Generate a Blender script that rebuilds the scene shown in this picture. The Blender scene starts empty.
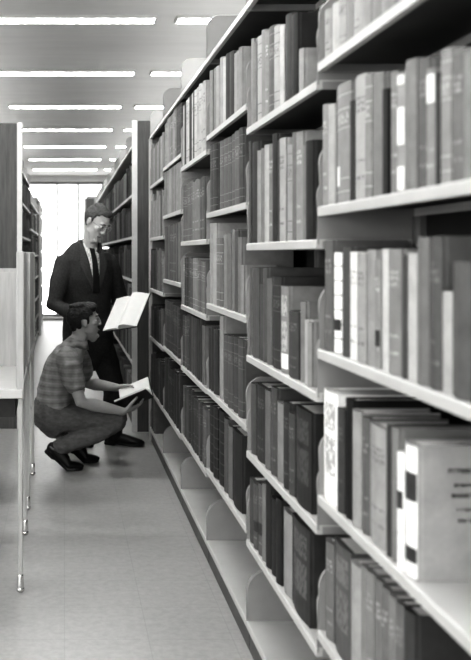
import bpy, bmesh, math, random
from mathutils import Vector, Matrix, Quaternion
from mathutils.bvhtree import BVHTree
random.seed(7)
scene = bpy.context.scene
COL = scene.collection
PI = math.pi
EYE = 1.395          # camera height
F = 927.0            # focal length in pixels of the 471 x 660 frame
VX, VY = 64.0, 254.0 # where the aisle vanishes in the photograph


def P(px, py, Y):
    """point at depth Y that the photograph shows at pixel (px, py)"""
    return Vector(((px - VX) * Y / F, Y, EYE - (py - VY) * Y / F))


# ------------------------------------------------------------------ materials
def lin(t):
    c = t / 255.0
    return c / 12.92 if c <= 0.04045 else ((c + 0.055) / 1.055) ** 2.4


WARM = (1.0, 0.998, 0.985)


def grey(v):
    return (v * WARM[0], v * WARM[1], v * WARM[2], 1.0)


class NT:
    def __init__(self, name):
        self.m = bpy.data.materials.new(name)
        self.m.use_nodes = True
        self.t = self.m.node_tree
        self.b = self.t.nodes['Principled BSDF']

    def n(self, kind, **kw):
        x = self.t.nodes.new(kind)
        for k, v in kw.items():
            if hasattr(x, k):
                setattr(x, k, v)
            else:
                x.inputs[k].default_value = v
        return x

    def l(self, a, b):
        self.t.links.new(a, b)

    def math(self, op, a, b=None, clamp=False):
        x = self.n('ShaderNodeMath', operation=op, use_clamp=clamp)
        for i, v in enumerate((a, b)):
            if v is None:
                continue
            if isinstance(v, (int, float)):
                x.inputs[i].default_value = v
            else:
                self.l(v, x.inputs[i])
        return x.outputs[0]


def set_in(node, names, v):
    for k in names:
        if k in node.inputs:
            node.inputs[k].default_value = v
            return


def mat(name, v, rough=0.6, noise=0.12, scale=18.0, metal=0.0, bump=0.0, bscale=60.0, spec=0.4, stretch=(1, 1, 1)):
    q = NT(name)
    tc = q.n('ShaderNodeTexCoord')
    mp = q.n('ShaderNodeMapping')
    mp.inputs['Scale'].default_value = stretch
    q.l(tc.outputs['Object'], mp.inputs[0])
    nz = q.n('ShaderNodeTexNoise', Scale=scale, Detail=5.0, Roughness=0.6)
    q.l(mp.outputs[0], nz.inputs['Vector'])
    rmp = q.n('ShaderNodeValToRGB')
    rmp.color_ramp.elements[0].position = 0.3
    rmp.color_ramp.elements[1].position = 0.7
    rmp.color_ramp.elements[0].color = grey(v * (1 - noise))
    rmp.color_ramp.elements[1].color = grey(min(1, v * (1 + noise)))
    q.l(nz.outputs['Fac'], rmp.inputs[0])
    q.l(rmp.outputs[0], q.b.inputs['Base Color'])
    q.b.inputs['Roughness'].default_value = rough
    q.b.inputs['Metallic'].default_value = metal
    set_in(q.b, ['Specular IOR Level', 'Specular'], spec)
    if bump:
        n2 = q.n('ShaderNodeTexNoise', Scale=bscale, Detail=4.0)
        q.l(mp.outputs[0], n2.inputs['Vector'])
        bp = q.n('ShaderNodeBump', Strength=bump, Distance=0.01)
        q.l(n2.outputs['Fac'], bp.inputs['Height'])
        q.l(bp.outputs[0], q.b.inputs['Normal'])
    return q.m


def cloth_book(name, v, style):
    """binding cloth: mottled, a little different on every volume; gilt or ink lettering bands across the spine"""
    q = NT(name)
    tc = q.n('ShaderNodeTexCoord')
    oi = q.n('ShaderNodeObjectInfo')
    add = q.n('ShaderNodeVectorMath', operation='ADD')
    comb = q.n('ShaderNodeCombineXYZ')
    s7 = q.math('MULTIPLY', oi.outputs['Random'], 37.0)
    for i in range(3):
        q.l(s7, comb.inputs[i])
    q.l(tc.outputs['Object'], add.inputs[0])
    q.l(comb.outputs[0], add.inputs[1])
    nz = q.n('ShaderNodeTexNoise', Scale=22.0, Detail=6.0, Roughness=0.65)
    q.l(add.outputs[0], nz.inputs['Vector'])
    f1 = q.math('MULTIPLY', q.math('SUBTRACT', nz.outputs['Fac'], 0.5), 0.7)
    f2 = q.math('MULTIPLY', q.math('SUBTRACT', oi.outputs['Random'], 0.5), 0.35)
    val = q.math('MULTIPLY', q.math('ADD', 1.0, q.math('ADD', f1, f2)), v)
    if style:
        sp = q.n('ShaderNodeSeparateXYZ')
        q.l(tc.outputs['Generated'], sp.inputs[0])
        x, y, z = sp.outputs
        on_spine = q.math('LESS_THAN', x, 0.07)

        def band(lo, hi, c=z):
            return q.math('MULTIPLY', q.math('GREATER_THAN', c, lo), q.math('LESS_THAN', c, hi))
        inner = band(0.14, 0.86, y)
        if style == 'title':
            mp = q.n('ShaderNodeMapping')
            mp.inputs['Scale'].default_value = (1, 260, 90)
            q.l(add.outputs[0], mp.inputs[0])
            t = q.n('ShaderNodeTexNoise', Scale=1.0, Detail=1.0)
            q.l(mp.outputs[0], t.inputs['Vector'])
            ink = q.math('GREATER_THAN', t.outputs['Fac'], 0.5)
            rows = q.math('ADD', band(.70, .735), q.math('ADD', band(.75, .785), q.math('ADD', band(.8, .83), q.math('ADD', band(.3, .325), band(.16, .19)))))
            m = q.math('MULTIPLY', q.math('MULTIPLY', ink, rows), inner)
        elif style == 'band':
            rows = q.math('ADD', band(.9, .908), q.math('ADD', band(.78, .79), q.math('ADD', band(.62, .628), q.math('ADD', band(.2, .21), band(.09, .1)))))
            mp = q.n('ShaderNodeMapping')
            mp.inputs['Scale'].default_value = (1, 200, 120)
            q.l(add.outputs[0], mp.inputs[0])
            t = q.n('ShaderNodeTexNoise', Scale=1.0, Detail=1.0)
            q.l(mp.outputs[0], t.inputs['Vector'])
            ink = q.math('MULTIPLY', q.math('GREATER_THAN', t.outputs['Fac'], 0.52), q.math('MULTIPLY', band(.66, .75), inner))
            m = q.math('MAXIMUM', rows, ink)
        elif style == 'ladder':
            fr = q.math('FRACT', q.math('MULTIPLY', z, 7.0))
            m = q.math('LESS_THAN', fr, 0.12)
        else:                                        # heavy lettering over the whole spine
            mp = q.n('ShaderNodeMapping')
            mp.inputs['Scale'].default_value = (1, 110, 60)
            q.l(add.outputs[0], mp.inputs[0])
            t = q.n('ShaderNodeTexVoronoi', Scale=1.0)
            q.l(mp.outputs[0], t.inputs['Vector'])
            ink = q.math('GREATER_THAN', t.outputs['Distance'], 0.42)
            m = q.math('MULTIPLY', q.math('MULTIPLY', ink, inner), q.math('ADD', band(.25, .6), band(.66, .9)))
        m = q.math('MULTIPLY', m, on_spine, clamp=True)
        tgt = min(0.7, v * 1.7 + 0.035) if v < 0.33 else v * 0.5
        val = q.math('ADD', q.math('MULTIPLY', val, q.math('SUBTRACT', 1.0, m)), q.math('MULTIPLY', m, tgt))
    cc = q.n('ShaderNodeCombineXYZ')
    for i in range(3):
        q.l(q.math('MULTIPLY', val, WARM[i]), cc.inputs[i])
    q.l(cc.outputs[0], q.b.inputs['Base Color'])
    q.b.inputs['Roughness'].default_value = 0.55
    set_in(q.b, ['Specular IOR Level', 'Specular'], 0.35)
    return q.m


M = {}
M['shelf'] = mat('painted_steel', 0.5, 0.38, 0.05, 6)
M['under_shade'] = mat('shelf_underside_shade', 0.07, 0.6, 0.1, 8)  # shade beneath the shelves put into the colour, not another paint
M['bracket'] = mat('painted_steel_bracket', 0.3, 0.4, 0.06, 8)
M['post'] = mat('painted_steel_post', 0.2, 0.45, 0.1, 10)
M['inner'] = mat('shelving_gap_shade', 0.035, 0.8, 0.15, 5)  # for the added sheets that stand for the dark gaps behind the books
M['kick'] = mat('plinth_paint', 0.10, 0.5, 0.12, 9)
M['pages'] = mat('paper_block', 0.72, 0.85, 0.14, 120, stretch=(0.4, 14, 0.4))
M['label'] = mat('white_label', 0.82, 0.7, 0.05, 30)
M['darklabel'] = mat('dark_label', 0.05, 0.6, 0.2, 30)
M['ceiling'] = mat('ceiling_tile', 0.55, 0.9, 0.05, 3.5, stretch=(0.35, 2, 1))
M['ceiltrim'] = mat('ceiling_light_trim', 0.6, 0.6, 0.05)
M['wall'] = mat('wall_paint', 0.75, 0.85, 0.04, 2)
M['wood'] = mat('end_panel_wood', 0.085, 0.45, 0.25, 9, stretch=(6, 6, 0.5))
M['alu'] = mat('aluminium_edge', 0.55, 0.35, 0.05, 20)
M['carrel'] = mat('pale_birch', 0.42, 0.5, 0.14, 8, stretch=(5, 5, 0.5))
M['carreldark'] = mat('dark_slot', 0.03, 0.7, 0.1)
M['laminate'] = mat('white_laminate', 0.5, 0.35, 0.04)
M['chrome'] = mat('steel_leg', 0.45, 0.3, 0.08, 30, metal=0.7)
M['ferrule'] = mat('chrome_ferrule', 0.75, 0.2, 0.05, 30, metal=0.9)
M['skin'] = mat('skin_tan', 0.34, 0.55, 0.08, 14)
M['skinpale'] = mat('skin_pale', 0.5, 0.5, 0.08, 14)
M['hair'] = mat('dark_hair', 0.018, 0.55, 0.5, 60, bump=0.6, bscale=90, stretch=(1, 1, 2.5))
M['hairgrey'] = mat('greying_hair', 0.07, 0.5, 0.5, 60, bump=0.6, bscale=90, stretch=(1, 1, 2.5))
M['jacket'] = mat('dark_wool', 0.04, 0.85, 0.35, 90, bump=0.4, bscale=16)
M['lapel'] = mat('dark_wool_lapel', 0.058, 0.8, 0.3, 90)
M['suit'] = mat('dark_trouser', 0.02, 0.85, 0.3, 60, bump=0.4, bscale=14)
M['chino'] = mat('grey_trouser', 0.12, 0.8, 0.22, 26, bump=0.75, bscale=17, stretch=(1, 1, 2.2))
M['shoe'] = mat('black_leather', 0.012, 0.3, 0.3, 20)
M['tie'] = mat('dark_tie', 0.012, 0.6, 0.3, 60)
M['lens'] = mat('spectacle_rim', 0.6, 0.25, 0.05, metal=0.6)
M['dark'] = mat('eye_dark', 0.015, 0.25, 0.1)
M['lip'] = mat('lip', 0.16, 0.5, 0.1)
M['paper'] = mat('book_paper', 0.7, 0.8, 0.03, 12)
M['bookdark'] = mat('dark_binding', 0.03, 0.5, 0.2, 40)
M['frame'] = mat('dark_mullion', 0.16, 0.5, 0.1)


def floor_mat():
    q = NT('linoleum')
    tc = q.n('ShaderNodeTexCoord')
    n1 = q.n('ShaderNodeTexNoise', Scale=30.0, Detail=6.0, Roughness=0.7)
    n2 = q.n('ShaderNodeTexNoise', Scale=2.2, Detail=4.0)
    q.l(tc.outputs['Object'], n1.inputs['Vector'])
    q.l(tc.outputs['Object'], n2.inputs['Vector'])
    a = q.math('MULTIPLY', q.math('SUBTRACT', n1.outputs['Fac'], 0.5), 0.6)
    b = q.math('MULTIPLY', q.math('SUBTRACT', n2.outputs['Fac'], 0.5), 0.22)
    sp = q.n('ShaderNodeSeparateXYZ')
    q.l(tc.outputs['Object'], sp.inputs[0])
    # tile joints, very faint
    seam = 0.0
    for i in (0, 1):
        fr = q.math('FRACT', q.math('ADD', q.math('DIVIDE', sp.outputs[i], 0.3048), 50.0))
        s = q.math('LESS_THAN', fr, 0.012)
        seam = q.math('MAXIMUM', seam, s) if not isinstance(seam, float) else s
    v = q.math('MULTIPLY', q.math('ADD', 1.0, q.math('ADD', a, b)), 0.37)
    v = q.math('MULTIPLY', v, q.math('SUBTRACT', 1.0, q.math('MULTIPLY', seam, 0.12)))
    cc = q.n('ShaderNodeCombineXYZ')
    for i in range(3):
        q.l(q.math('MULTIPLY', v, WARM[i]), cc.inputs[i])
    q.l(cc.outputs[0], q.b.inputs['Base Color'])
    rr = q.math('ADD', 0.30, q.math('MULTIPLY', n2.outputs['Fac'], 0.12))
    q.l(rr, q.b.inputs['Roughness'])
    return q.m


M['floor'] = floor_mat()


def emit(name, v, s):
    q = NT(name)
    e = q.n('ShaderNodeEmission', Strength=s)
    e.inputs['Color'].default_value = grey(v)
    q.l(e.outputs[0], q.t.nodes['Material Output'].inputs['Surface'])
    return q.m


M['tube'] = emit("fluorescent_diffuser", 1.0, 26.0)


def glass_mat():
    q = NT('window_glass')
    tr = q.n('ShaderNodeBsdfTransparent')
    gl = q.n('ShaderNodeBsdfGlossy', Roughness=0.02)
    mx = q.n('ShaderNodeMixShader')
    mx.inputs[0].default_value = 0.06
    q.l(tr.outputs[0], mx.inputs[1])
    q.l(gl.outputs[0], mx.inputs[2])
    q.l(mx.outputs[0], q.t.nodes['Material Output'].inputs['Surface'])
    return q.m


M['glass'] = glass_mat()


def plaid():
    q = NT('plaid_shirt')
    tc = q.n('ShaderNodeTexCoord')
    sp = q.n('ShaderNodeSeparateXYZ')
    q.l(tc.outputs['Object'], sp.inputs[0])
    tot = 0.0
    for c, per, w in ((sp.outputs[2], 0.05, 0.5), (sp.outputs[0], 0.06, 0.28), (sp.outputs[2], 0.017, 0.2)):
        wv = q.math('SINE', q.math('MULTIPLY', c, 2 * PI / per))
        s = q.math('MULTIPLY', wv, w)
        tot = q.math('ADD', tot, s) if not isinstance(tot, float) else s
    nz = q.n('ShaderNodeTexNoise', Scale=30.0, Detail=4.0)
    q.l(tc.outputs['Object'], nz.inputs['Vector'])
    v = q.math('ADD', 0.23, q.math('MULTIPLY', tot, 0.075))
    v = q.math('MULTIPLY', v, q.math('ADD', 0.7, q.math('MULTIPLY', nz.outputs['Fac'], 0.6)))
    cc = q.n('ShaderNodeCombineXYZ')
    for i in range(3):
        q.l(q.math('MULTIPLY', v, WARM[i]), cc.inputs[i])
    q.l(cc.outputs[0], q.b.inputs['Base Color'])
    q.b.inputs['Roughness'].default_value = 0.85
    n2 = q.n('ShaderNodeTexNoise', Scale=14.0, Detail=3.0)
    q.l(tc.outputs['Object'], n2.inputs['Vector'])
    bp = q.n('ShaderNodeBump', Strength=0.7, Distance=0.015)
    q.l(n2.outputs['Fac'], bp.inputs['Height'])
    q.l(bp.outputs[0], q.b.inputs['Normal'])
    return q.m


def checked():
    q = NT('checked_shirt')
    tc = q.n('ShaderNodeTexCoord')
    ck = q.n('ShaderNodeTexChecker', Scale=70.0)
    ck.inputs[1].default_value = grey(0.8)
    ck.inputs[2].default_value = grey(0.45)
    q.l(tc.outputs['Object'], ck.inputs[0])
    q.l(ck.outputs[0], q.b.inputs['Base Color'])
    q.b.inputs['Roughness'].default_value = 0.8
    return q.m


M['plaid'] = plaid()
M['checked'] = checked()


def stuff_mat():
    q = NT('far_book_cloth')
    at = q.n('ShaderNodeAttribute', attribute_name='tone')
    tc = q.n('ShaderNodeTexCoord')
    nz = q.n('ShaderNodeTexNoise', Scale=25.0, Detail=4.0)
    q.l(tc.outputs['Object'], nz.inputs['Vector'])
    v = q.math('MULTIPLY', at.outputs['Fac'], q.math('ADD', 0.7, q.math('MULTIPLY', nz.outputs['Fac'], 0.6)))
    cc = q.n('ShaderNodeCombineXYZ')
    for i in range(3):
        q.l(q.math('MULTIPLY', v, WARM[i]), cc.inputs[i])
    q.l(cc.outputs[0], q.b.inputs['Base Color'])
    q.b.inputs['Roughness'].default_value = 0.6
    return q.m


M['farbook'] = stuff_mat()

BOOKMAT = {}


def book_mat(tone, style):
    lv = min((30, 45, 60, 75, 90, 105, 120, 140, 160, 185, 215), key=lambda a: abs(a - tone))
    k = (lv, style)
    if k not in BOOKMAT:
        BOOKMAT[k] = cloth_book('binding_cloth', min(0.82, lin(lv) * 1.3), style)
    return BOOKMAT[k]


# ------------------------------------------------------------------ mesh helpers
def finish(name, bm, m, parent=None, smooth=False, bevel=0.0):
    bmesh.ops.recalc_face_normals(bm, faces=bm.faces)
    me = bpy.data.meshes.new(name)
    bm.to_mesh(me)
    bm.free()
    if smooth:
        me.polygons.foreach_set('use_smooth', [True] * len(me.polygons))
    o = bpy.data.objects.new(name, me)
    me.materials.append(m)
    COL.objects.link(o)
    if parent:
        o.parent = parent
    if bevel:
        b = o.modifiers.new('bevel', 'BEVEL')
        b.width = bevel
        b.segments = 2
        b.limit_method = 'ANGLE'
    return o


def box(bm, x0, x1, y0, y1, z0, z1):
    vs = [bm.verts.new((x, y, z)) for x in (x0, x1) for y in (y0, y1) for z in (z0, z1)]
    for f in ((0, 1, 3, 2), (4, 6, 7, 5), (0, 4, 5, 1), (2, 3, 7, 6), (0, 2, 6, 4), (1, 5, 7, 3)):
        bm.faces.new([vs[i] for i in f])


def prism(bm, pts, fn0, fn1):
    a = [bm.verts.new(fn0(p)) for p in pts]
    b = [bm.verts.new(fn1(p)) for p in pts]
    n = len(pts)
    bm.faces.new(a)
    bm.faces.new(b[::-1])
    for i in range(n):
        bm.faces.new((a[i], b[i], b[(i + 1) % n], a[(i + 1) % n]))


def tube(bm, pts, radii, n=12, cap=True):
    loft(bm, [(Vector(p), r, r) for p, r in zip(pts, radii)], Vector((0, 0, 1)), n, cap)


def loft(bm, rings, side, n=20, cap=True):
    """rings: (centre, half width along side, half width across side); rings stand across the path"""
    side = Vector(side)
    N = len(rings)
    out = []
    for i, (c, a, b) in enumerate(rings):
        d = (rings[min(i + 1, N - 1)][0] - rings[max(i - 1, 0)][0])
        d = d.normalized() if d.length > 1e-9 else Vector((0, 0, 1))
        s = side - d * side.dot(d)
        if s.length < 1e-3:
            s = Vector((1, 0, 0)) - d * d.x
            if s.length < 1e-3:
                s = Vector((0, 1, 0))
        s.normalize()
        u = d.cross(s).normalized()
        out.append((c, d, s, u, a, b))
    full = list(out)
    if cap:                                            # domed ends
        pre, post = [], []
        c, d, s, u, a, b = out[0]
        for k in (0.96, 0.8, 0.5):
            t = math.sqrt(1 - k * k)
            pre.append((c - d * min(a, b) * k, d, s, u, a * t, b * t))
        c, d, s, u, a, b = out[-1]
        for k in (0.5, 0.8, 0.96):
            t = math.sqrt(1 - k * k)
            post.append((c + d * min(a, b) * k, d, s, u, a * t, b * t))
        full = pre + out + post
    rs = []
    for c, d, s, u, a, b in full:
        rs.append([bm.verts.new(c + s * (a * math.cos(2 * PI * k / n)) + u * (b * math.sin(2 * PI * k / n))) for k in range(n)])
    for r0, r1 in zip(rs, rs[1:]):
        for k in range(n):
            bm.faces.new((r0[k], r0[(k + 1) % n], r1[(k + 1) % n], r1[k]))
    bm.faces.new(rs[0][::-1])
    bm.faces.new(rs[-1])


def ellipsoid(bm, c, r, mtx=None, sub=3):
    g = bmesh.ops.create_icosphere(bm, subdivisions=sub, radius=1.0)
    for v in g['verts']:
        p = Vector((v.co.x * r[0], v.co.y * r[1], v.co.z * r[2]))
        if mtx is not None:
            p = mtx @ p
        v.co = p + Vector(c)


def empty(name, loc=(0, 0, 0)):
    o = bpy.data.objects.new(name, None)
    o.location = loc
    COL.objects.link(o)
    return o


def tag(o, label=None, cat=None, group=None, kind=None):
    if label:
        o['label'] = label
    if cat:
        o['category'] = cat
    if group:
        o['group'] = group
    if kind:
        o['kind'] = kind
    return o


def struct(name, bm, m, parent=None):
    o = finish(name, bm, m, parent)
    if parent is None:
        o['kind'] = 'structure'
    return o


ORD = 'zeroth first second third fourth fifth sixth seventh eighth ninth tenth eleventh twelfth thirteenth fourteenth fifteenth sixteenth seventeenth eighteenth nineteenth twentieth'.split()
ORD += ['twenty-' + w for w in ORD[1:10]]

# ------------------------------------------------------------------ room
XL, XR, YB, YF, HC = -7.0, 7.5, -4.5, 19.6, 3.06
bm = bmesh.new(); box(bm, XL, XR, YB, YF, -0.1, 0.0); struct('floor', bm, M['floor'])
bm = bmesh.new(); box(bm, XL, XR, YB, YF, HC, HC + 0.1); struct('ceiling', bm, M['ceiling'])
bm = bmesh.new(); box(bm, XL - 0.12, XL, YB, YF, 0, HC); struct('wall_left', bm, M['wall'])
bm = bmesh.new(); box(bm, XR, XR + 0.12, YB, YF, 0, HC); struct('wall_right', bm, M['wall'])
bm = bmesh.new(); box(bm, XL, XR, YB - 0.12, YB, 0, HC); struct('wall_back', bm, M['wall'])
# far wall: piers, sill and head round a wide glazed opening
WX0, WX1, WZ0, WZ1 = -1.9, 1.9, 0.07, 2.92
bm = bmesh.new()
box(bm, XL, WX0, YF, YF + 0.2, 0, HC)
box(bm, WX1, XR, YF, YF + 0.2, 0, HC)
box(bm, WX0, WX1, YF, YF + 0.2, 0, WZ0)
box(bm, WX0, WX1, YF, YF + 0.2, WZ1, HC)
struct('wall_far', bm, M['wall'])
win = empty('window_1', (0, YF, 0)); win['kind'] = 'structure'
bm = bmesh.new()
for x in (WX0 + 0.03, -1.03, -0.147, 0.3, 1.1, WX1 - 0.03):
    box(bm, x - 0.022, x + 0.022, 0.02, 0.1, WZ0, WZ1)
box(bm, WX0, WX1, 0.03, 0.09, WZ0, WZ0 + 0.05)
box(bm, WX0, WX1, 0.03, 0.09, WZ1 - 0.05, WZ1)
finish('window_frame', bm, M['frame'], win)
bm = bmesh.new(); box(bm, WX0, WX1, 0.055, 0.061, WZ0 + 0.05, WZ1 - 0.05); finish('window_pane', bm, M['glass'], win)
bm = bmesh.new(); box(bm, WX0 - 0.05, WX1 + 0.05, -0.1, 0.02, WZ0 - 0.04, WZ0); finish('window_sill', bm, M['wall'], win)
bm = bmesh.new(); box(bm, XL, WX0, YF - 0.015, YF, 0, 0.06); box(bm, WX0, XR, YF - 0.015, YF, 0, 0.06); struct('baseboard_far', bm, M['wall'])

# ceiling lights: lines of 4 ft recessed strips across the room
ROW0, DROW = 8.48, 1.93
XSTRIP = ((-3.36, -2.12), (-1.99, -0.75), (-0.62, 0.65), (0.79, 2.06), (2.2, 3.45))
rows_behind = ['above the shelving', 'over the aisle', 'beyond the shelving']
proto = None
for r in range(-6, 6):
    y = ROW0 + DROW * r
    for c, (x0, x1) in enumerate(XSTRIP):
        if c in (0, 4) and r < 0:
            continue
        if r >= 0 and c in (0, 4):
            continue
        if r >= 0 and c == 1 and r < 2:
            continue
        t = empty('ceiling_light', ((x0 + x1) / 2, y, HC))
        h = (x1 - x0) / 2
        bm = bmesh.new()
        w = 0.085
        box(bm, -h, h, -w, -w + 0.012, -0.02, 0.0); box(bm, -h, h, w - 0.012, w, -0.02, 0.0)
        box(bm, -h, -h + 0.012, -w + 0.012, w - 0.012, -0.02, 0); box(bm, h - 0.012, h, -w + 0.012, w - 0.012, -0.02, 0)
        finish('light_trim', bm, M['ceiltrim'], t)
        bm = bmesh.new(); box(bm, -h + 0.012, h - 0.012, -w + 0.012, w - 0.012, -0.016, -0.002); finish('diffuser', bm, M['tube'], t)
        if r >= 0:
            where = {1: 'above the low bookcases', 2: 'over the aisle', 3: 'over the tall bookcases'}[c]
            lab = 'white fluorescent ceiling strip %s, %s row toward the far window' % (where, ORD[r + 1])
        else:
            lab = 'white fluorescent ceiling strip above the camera, %s row back, %s across' % (ORD[-r], ORD[c])
        tag(t, lab, 'ceiling light', 'fluorescent ceiling strips')

# ------------------------------------------------------------------ shelving
PITCH, Y1 = 0.914, 1.432
XF, DEP = 0.64, 0.245
TOPR = -1.375
RAT = {1: (-.755, -.186, .373, .948, 1.48), 2: (-.69, -.058, .55, 1.075, 1.56), 3: (-.83, -.287, .343, .94, 1.5),
       4: (-.74, -.106, .432, .95, 1.535), 5: (-.87, -.385, .25, .925, 1.56), 6: (-.79, -.187, .395, .95, 1.565)}


def zr(r):
    return EYE - r * 0.64


def bracket_pts(x0, x1, z0, z1, r):
    pts = [(x1, z0), (x1, z1)]
    for k in range(9):
        a = PI / 2 + (PI / 2) * k / 8
        pts.append((x0 + r + r * math.cos(a), z1 - r + r * math.sin(a)))
    pts += [(x0, z0 + 0.012), (x0 + 0.012, z0)]
    return pts


def add_bracket(name, y, z, parent, h=0.165, r=0.055):
    bm = bmesh.new()
    pts = bracket_pts(XF + 0.004, XF + DEP, z - 0.024, z + h, r)
    prism(bm, pts, lambda p: Vector((p[0], y - 0.0022, p[1])), lambda p: Vector((p[0], y + 0.0022, p[1])))
    # rolled front edge
    edge = [(p[0], p[1]) for p in pts[2:]]
    path = [Vector((a + 0.001, y, b)) for a, b in [(XF + DEP - 0.03, z + h)] + edge[:-1]]
    tube(bm, path, [0.0042] * len(path), 6, cap=False)
    return finish(name, bm, M['bracket'], parent)


def shelf_mesh(y0, y1, z):
    bm = bmesh.new()
    # pan with a turned down lip in front and a small return behind
    pts = [(XF, z - 0.024), (XF, z - 0.003), (XF + 0.003, z), (XF + DEP, z), (XF + DEP, z - 0.024), (XF + DEP - 0.003, z - 0.024), (XF + DEP - 0.003, z - 0.004), (XF + 0.016, z - 0.004), (XF + 0.016, z - 0.024)]
    prism(bm, pts, lambda p: Vector((p[0], y0, p[1])), lambda p: Vector((p[0], y1, p[1])))
    return bm


BAYNAME = {1: 'camera-end bay', 2: 'second bay', 3: 'third bay', 4: 'fourth bay', 5: 'fifth bay', 6: 'sixth bay'}
for b in range(1, 7):
    y0, y1 = Y1 + PITCH * (b - 1), Y1 + PITCH * b
    root = empty('bookshelf_bay', (0, 0, 0))
    desc = {1: 'grey steel shelving bay at the camera end of the long range, widest in view',
            2: 'grey steel shelving bay next after the camera-end bay',
            3: 'grey steel shelving bay, third along the range from the camera',
            4: 'grey steel shelving bay, fourth along the range from the camera',
            5: 'grey steel shelving bay beside the crouching man, last but one in its range',
            6: 'grey steel shelving bay at the men\'s end of the long range'}[b]
    tag(root, desc, 'bookshelf', 'bays of the long shelving range')
    for lev, r in enumerate((TOPR,) + RAT[b]):
        z = zr(r)
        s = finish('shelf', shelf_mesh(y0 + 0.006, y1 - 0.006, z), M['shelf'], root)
        s.data.materials.append(M['under_shade'])  # down-facing faces get the painted-in shade
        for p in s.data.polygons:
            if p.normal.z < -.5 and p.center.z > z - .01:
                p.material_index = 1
        for yy in (y0 + 0.0085, y1 - 0.0085):
            add_bracket('bracket', yy, z, s, h=0.19 if lev == 0 else 0.165)
    z = zr(2.01)
    s = finish('base_shelf', shelf_mesh(y0 + 0.006, y1 - 0.006, z), M['shelf'], root)
    for yy in (y0 + 0.0085, y1 - 0.0085):
        add_bracket('bracket', yy, z, s, h=0.175, r=0.075)
    bm = bmesh.new(); box(bm, XF + 0.012, XF + DEP, y0 + 0.004, y1 - 0.004, 0.0, z - 0.025)
    finish('plinth', bm, M['kick'], root)
    for yy in (y0 + 0.016, y1 - 0.016):
        bm = bmesh.new(); box(bm, XF + DEP + 0.002, XF + DEP + 0.05, yy - 0.015, yy + 0.015, 0, zr(TOPR) + 0.05)
        finish('upright', bm, M['post'], root, bevel=0.003)
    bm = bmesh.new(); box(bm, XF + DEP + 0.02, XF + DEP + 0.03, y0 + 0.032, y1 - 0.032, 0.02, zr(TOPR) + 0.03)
    finish('back_panel', bm, M['inner'], root)  # dark sheet added for the shade between the double-sided shelves

# finishing post of the range at the men's end
yend = Y1 + PITCH * 6
root = empty('range_end_frame', (0, yend, 0))
tag(root, 'narrow dark steel end frame closing the long shelving range by the men', 'shelf end frame')
bm = bmesh.new(); box(bm, XF - 0.005, XF + 0.02, 0.004, 0.03, 0, zr(TOPR) - 0.02); finish('front_post', bm, M['shelf'], root)
bm = bmesh.new(); box(bm, XF + 0.02, XF + 0.5, 0.008, 0.024, 0, zr(TOPR) - 0.02); finish('panel', bm, M['post'], root)

# ------------------------------------------------------------------ books
BX = 0.645
BOOKS = []            # dicts; the 300 that show largest become things, the rest one mass


def yb(px):
    return 0.651 * F / (px - VX)


def hand(b, lev, items):
    """items: (x0, x1, top y, tone[, style[, extra]]) read off the photograph, far end first"""
    z0 = zr(RAT[b][lev])
    for it in items:
        xa, xb, ty, tone = it[:4]
        style = it[4] if len(it) > 4 else None
        ex = it[5] if len(it) > 5 else {}
        ya, yc = yb(xa), yb(xb)                       # far, near
        h = EYE - (ty - VY) * yc / F - z0
        BOOKS.append(dict(b=b, lev=lev, y0=yc + 0.0008, y1=ya - 0.0008, z=z0, h=max(0.12, min(h, ex.get('maxh', 0.42))), tone=tone, style=style, ex=ex))


hand(1, 0, [(319, 324, 5, 150), (324, 330, 8, 135, 'title'), (330, 338, 2, 165), (338, 345, 6, 140, 'band'), (345, 351, 12, 120), (351, 360, 0, 150, 'title'), (360, 369, 2, 135), (369, 380, -5, 120), (380, 394, -12, 140), (394, 408, -10, 110), (408, 424, -15, 130)])
hand(1, 1, [(318.5, 322, 104, 140), (322, 328, 103, 130, 'title'), (328, 334.3, 103, 140), (334.3, 349, 79.6, 125, 'band', {'lab': (166, 186, 336, 341)}), (350, 353, 100, 60),
            (353, 365, 71.8, 150, 'title'), (365, 371, 74, 120, 'band'), (371, 382, 71, 105), (382, 386, 88, 45), (389.5, 396.5, 70, 125, 'title'), (396.8, 404, 72, 135, None, {'labs': [(75, 85), (108, 145), (167, 190)]}),
            (404, 415.5, 57, 118), (415.5, 426, 56, 85, 'title'), (426, 434.5, 67, 115, 'title', {'labs': [(75, 103)]}), (434.5, 438.5, 72, 60), (438.5, 449, 47, 120, 'band'), (449, 461, 52, 100, 'title'), (461, 473, 50, 130)])
hand(1, 2, [(320, 323.5, 256, 110), (323.7, 331.5, 240, 88, 'title'), (332.4, 339.5, 252.5, 205, 'ladder', {'dlab': (319, 330)}), (340, 348.4, 247, 75), (349, 356, 251.7, 185, 'title'), (356, 365, 253, 145, 'title'), (365, 373.5, 249.6, 150),
            (374, 379, 259, 115, 'title', {'dlab': (330, 346)}), (379, 388, 248.8, 160), (388, 401, 248.8, 120, 'title'), (403, 406.7, 255, 70), (406.7, 416, 253, 160), (416, 428, 237, 105), (428, 440, 236, 70, 'title'), (440, 452, 292, 140), (452, 471, 262, 95)])
hand(1, 3, [(317.5, 321.5, 406, 205, 'ladder'), (321.5, 337, 395, 215, 'heavy'), (337, 344, 411, 60, 'title'), (344, 351, 400.7, 35), (352, 361, 413, 145), (361, 367.5, 419, 95, 'title'), (367.5, 385, 431, 150, 'title'), (385, 391, 427, 55), (391, 397, 429, 105),
            (398, 404, 454, 205, 'title', {'dlab': (490, 508)}), (404, 416.5, 446, 140, None, {'spine': True, 'dlab': (471, 499), 'dlab2': (545, 560), 'cover_text': True, 'maxh': .3, 'depth': .17})])
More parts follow.
